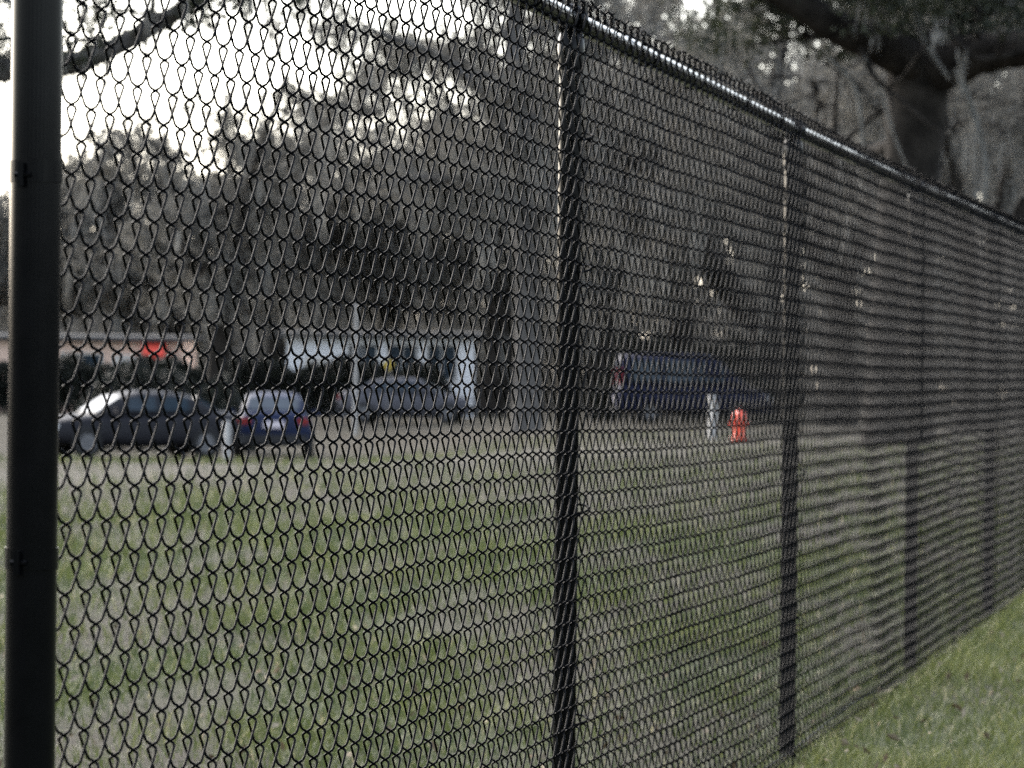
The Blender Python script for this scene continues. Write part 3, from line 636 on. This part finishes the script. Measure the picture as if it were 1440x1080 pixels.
mb = MB(); mb.tube([(0, 0, -.3), (0, 0, 2), (0, 0, 3.7)], [.065, .06, .05], 10); mb.build('shaft', M['postw'], po, True)
mb = MB(); mb.lathe([(.001, 3.68), (.075, 3.69), (.08, 3.74), (.06, 3.82), (.001, 3.84)], 10); mb.build('lamp_head', M['postw'], po, True)
g = ground_at(546, 133)
po = thing('yellow_sign', 'small yellow diamond sign on a thin post by the hedge', 'sign', tuple(g))
mb = MB(); mb.tube([(0, 0, -.3), (0, 0, 2.2)], .03, 8); mb.build('post', M['rim'], po)
mb = MB(); mb.poly([(0, -.04, 1.75), (.2, -.04, 1.95), (0, -.04, 2.15), (-.2, -.04, 1.95), (0, -.032, 1.75), (.2, -.032, 1.95), (0, -.032, 2.15), (-.2, -.032, 1.95)], [(0, 1, 2, 3), (7, 6, 5, 4), (0, 4, 5, 1), (1, 5, 6, 2), (2, 6, 7, 3), (3, 7, 4, 0)]); mb.build('sign_board', M['yellow'], po)

# ------------------------------------------------------------------ grass
rng = np.random.default_rng(77)
M['grass'] = mat('grass_blades', (0.032, 0.050, 0.014), (0.16, 0.17, 0.06), attr=True, rough=.6, spec=.25, trans=.3)
gr = M['grass'].node_tree.nodes; ra = [n_ for n_ in gr if n_.type == 'VALTORGB'][0].color_ramp
e = ra.elements.new(.78); e.color = (0.12, 0.135, 0.042, 1); ra.elements[-1].color = (0.34, 0.30, 0.18, 1); e = ra.elements.new(.9); e.color = (0.15, 0.16, 0.055, 1)
n = 240000
Y = np.exp(rng.uniform(math.log(6.5), math.log(95), n)); X = Y * rng.uniform(-.165, .165, n)
clump = np.sin(X * 4.1 + Y * 1.1 + np.sin(Y * 1.7 + X) * 1.5) + np.sin(Y * 2.3 - X * 3.3 + np.sin(X * 2.1)) + .6 * np.sin(X * 9 + Y * 5) * np.sin(X * 5 - Y * 7)
ns_ = (X - P1[0]) * FN[0] + (Y - P1[1]) * FN[1] > 0
keep = ((rng.uniform(-2.2, 2.2, n) < clump + 1.5) | (ns_ & (rng.uniform(0, 1, n) < .8))) & (track(X, Y) * .8 < rng.uniform(0, 1, n)) & (litter_mask(X, Y) * .85 < rng.uniform(0, 1, n))
X, Y, clump = X[keep], Y[keep], clump[keep]
st = rng.uniform(0, 18, 7000); nt_ = rng.normal(0.01, .05, 7000)                       # uncut tufts along the fence foot
X = np.concatenate([X, P1[0] + st * FD[0] + nt_ * FN[0]]); Y = np.concatenate([Y, P1[1] + st * FD[1] + nt_ * FN[1]]); clump = np.concatenate([clump, rng.uniform(.3, 1.8, 7000) * (.5 + .5 * np.sin(st * 5 + np.sin(st * 13)))]); n = len(X)
near_side = (X - P1[0]) * FN[0] + (Y - P1[1]) * FN[1] > 0
sc = (Y / 12) ** .75
hgt = (.035 + .028 * rng.uniform(0, 1, n) ** 2 + .010 * clump.clip(-1, 4)) * np.clip(sc, .9, 1.9); wd = .0042 * sc * rng.uniform(.7, 1.4, n)
a = rng.uniform(0, 2 * math.pi, n); ca, sa = np.cos(a), np.sin(a); ln = rng.uniform(.2, 1.1, n) * hgt; la = rng.uniform(0, 2 * math.pi, n)
Zb = terrain(X, Y) - .01
b0 = np.stack([X - ca * wd / 2, Y - sa * wd / 2, Zb], -1); b1 = np.stack([X + ca * wd / 2, Y + sa * wd / 2, Zb], -1)
mx, my = X + np.cos(la) * ln * .35, Y + np.sin(la) * ln * .35
m0 = np.stack([mx - ca * wd * .4, my - sa * wd * .4, Zb + hgt * .65], -1); m1 = np.stack([mx + ca * wd * .4, my + sa * wd * .4, Zb + hgt * .65], -1)
tx, ty = X + np.cos(la) * ln, Y + np.sin(la) * ln
t0 = np.stack([tx - ca * wd * .06, ty - sa * wd * .06, Zb + hgt], -1); t1 = np.stack([tx + ca * wd * .06, ty + sa * wd * .06, Zb + hgt], -1)
V = np.stack([b0, b1, m1, m0, t1, t0], 1).reshape(-1, 3); k6 = np.arange(n)[:, None] * 6
Q = np.concatenate([k6 + np.array([[0, 1, 2, 3]]), k6 + np.array([[3, 2, 4, 5]])])
dry = rng.uniform(0, 1, n) < .05
rv = np.where(dry, rng.uniform(.92, 1, n), np.clip(.30 + .28 * near_side + .12 * clump.clip(-2, 2) + rng.uniform(-.3, .3, n), 0, .88))
mb = MB(); mb.quads(V, Q)
tag(mb.build('grass', M['grass'], attr=np.repeat(rv, 6)), 'short green grass with dry blades on both sides of the fence', 'grass', kind='stuff')
# fallen leaves
n = 900; Y = np.exp(rng.uniform(math.log(8), math.log(34), n)); X = Y * rng.uniform(-.15, .15, n)
M['dead'] = mat('dead_leaf', (0.10, 0.065, 0.035), (0.30, 0.25, 0.18), attr=True, rough=.8, spec=.1)
v, q = leaf_cards(np.stack([X, Y, terrain(X, Y) + rng.uniform(.03, .05, n)], -1), .030)
mb = MB(); mb.quads(v, q); tag(mb.build('fallen_leaves', M['dead'], attr=np.repeat(rng.uniform(0, 1, n), 4)), 'brown fallen leaves scattered over the grass', 'leaves', kind='stuff')
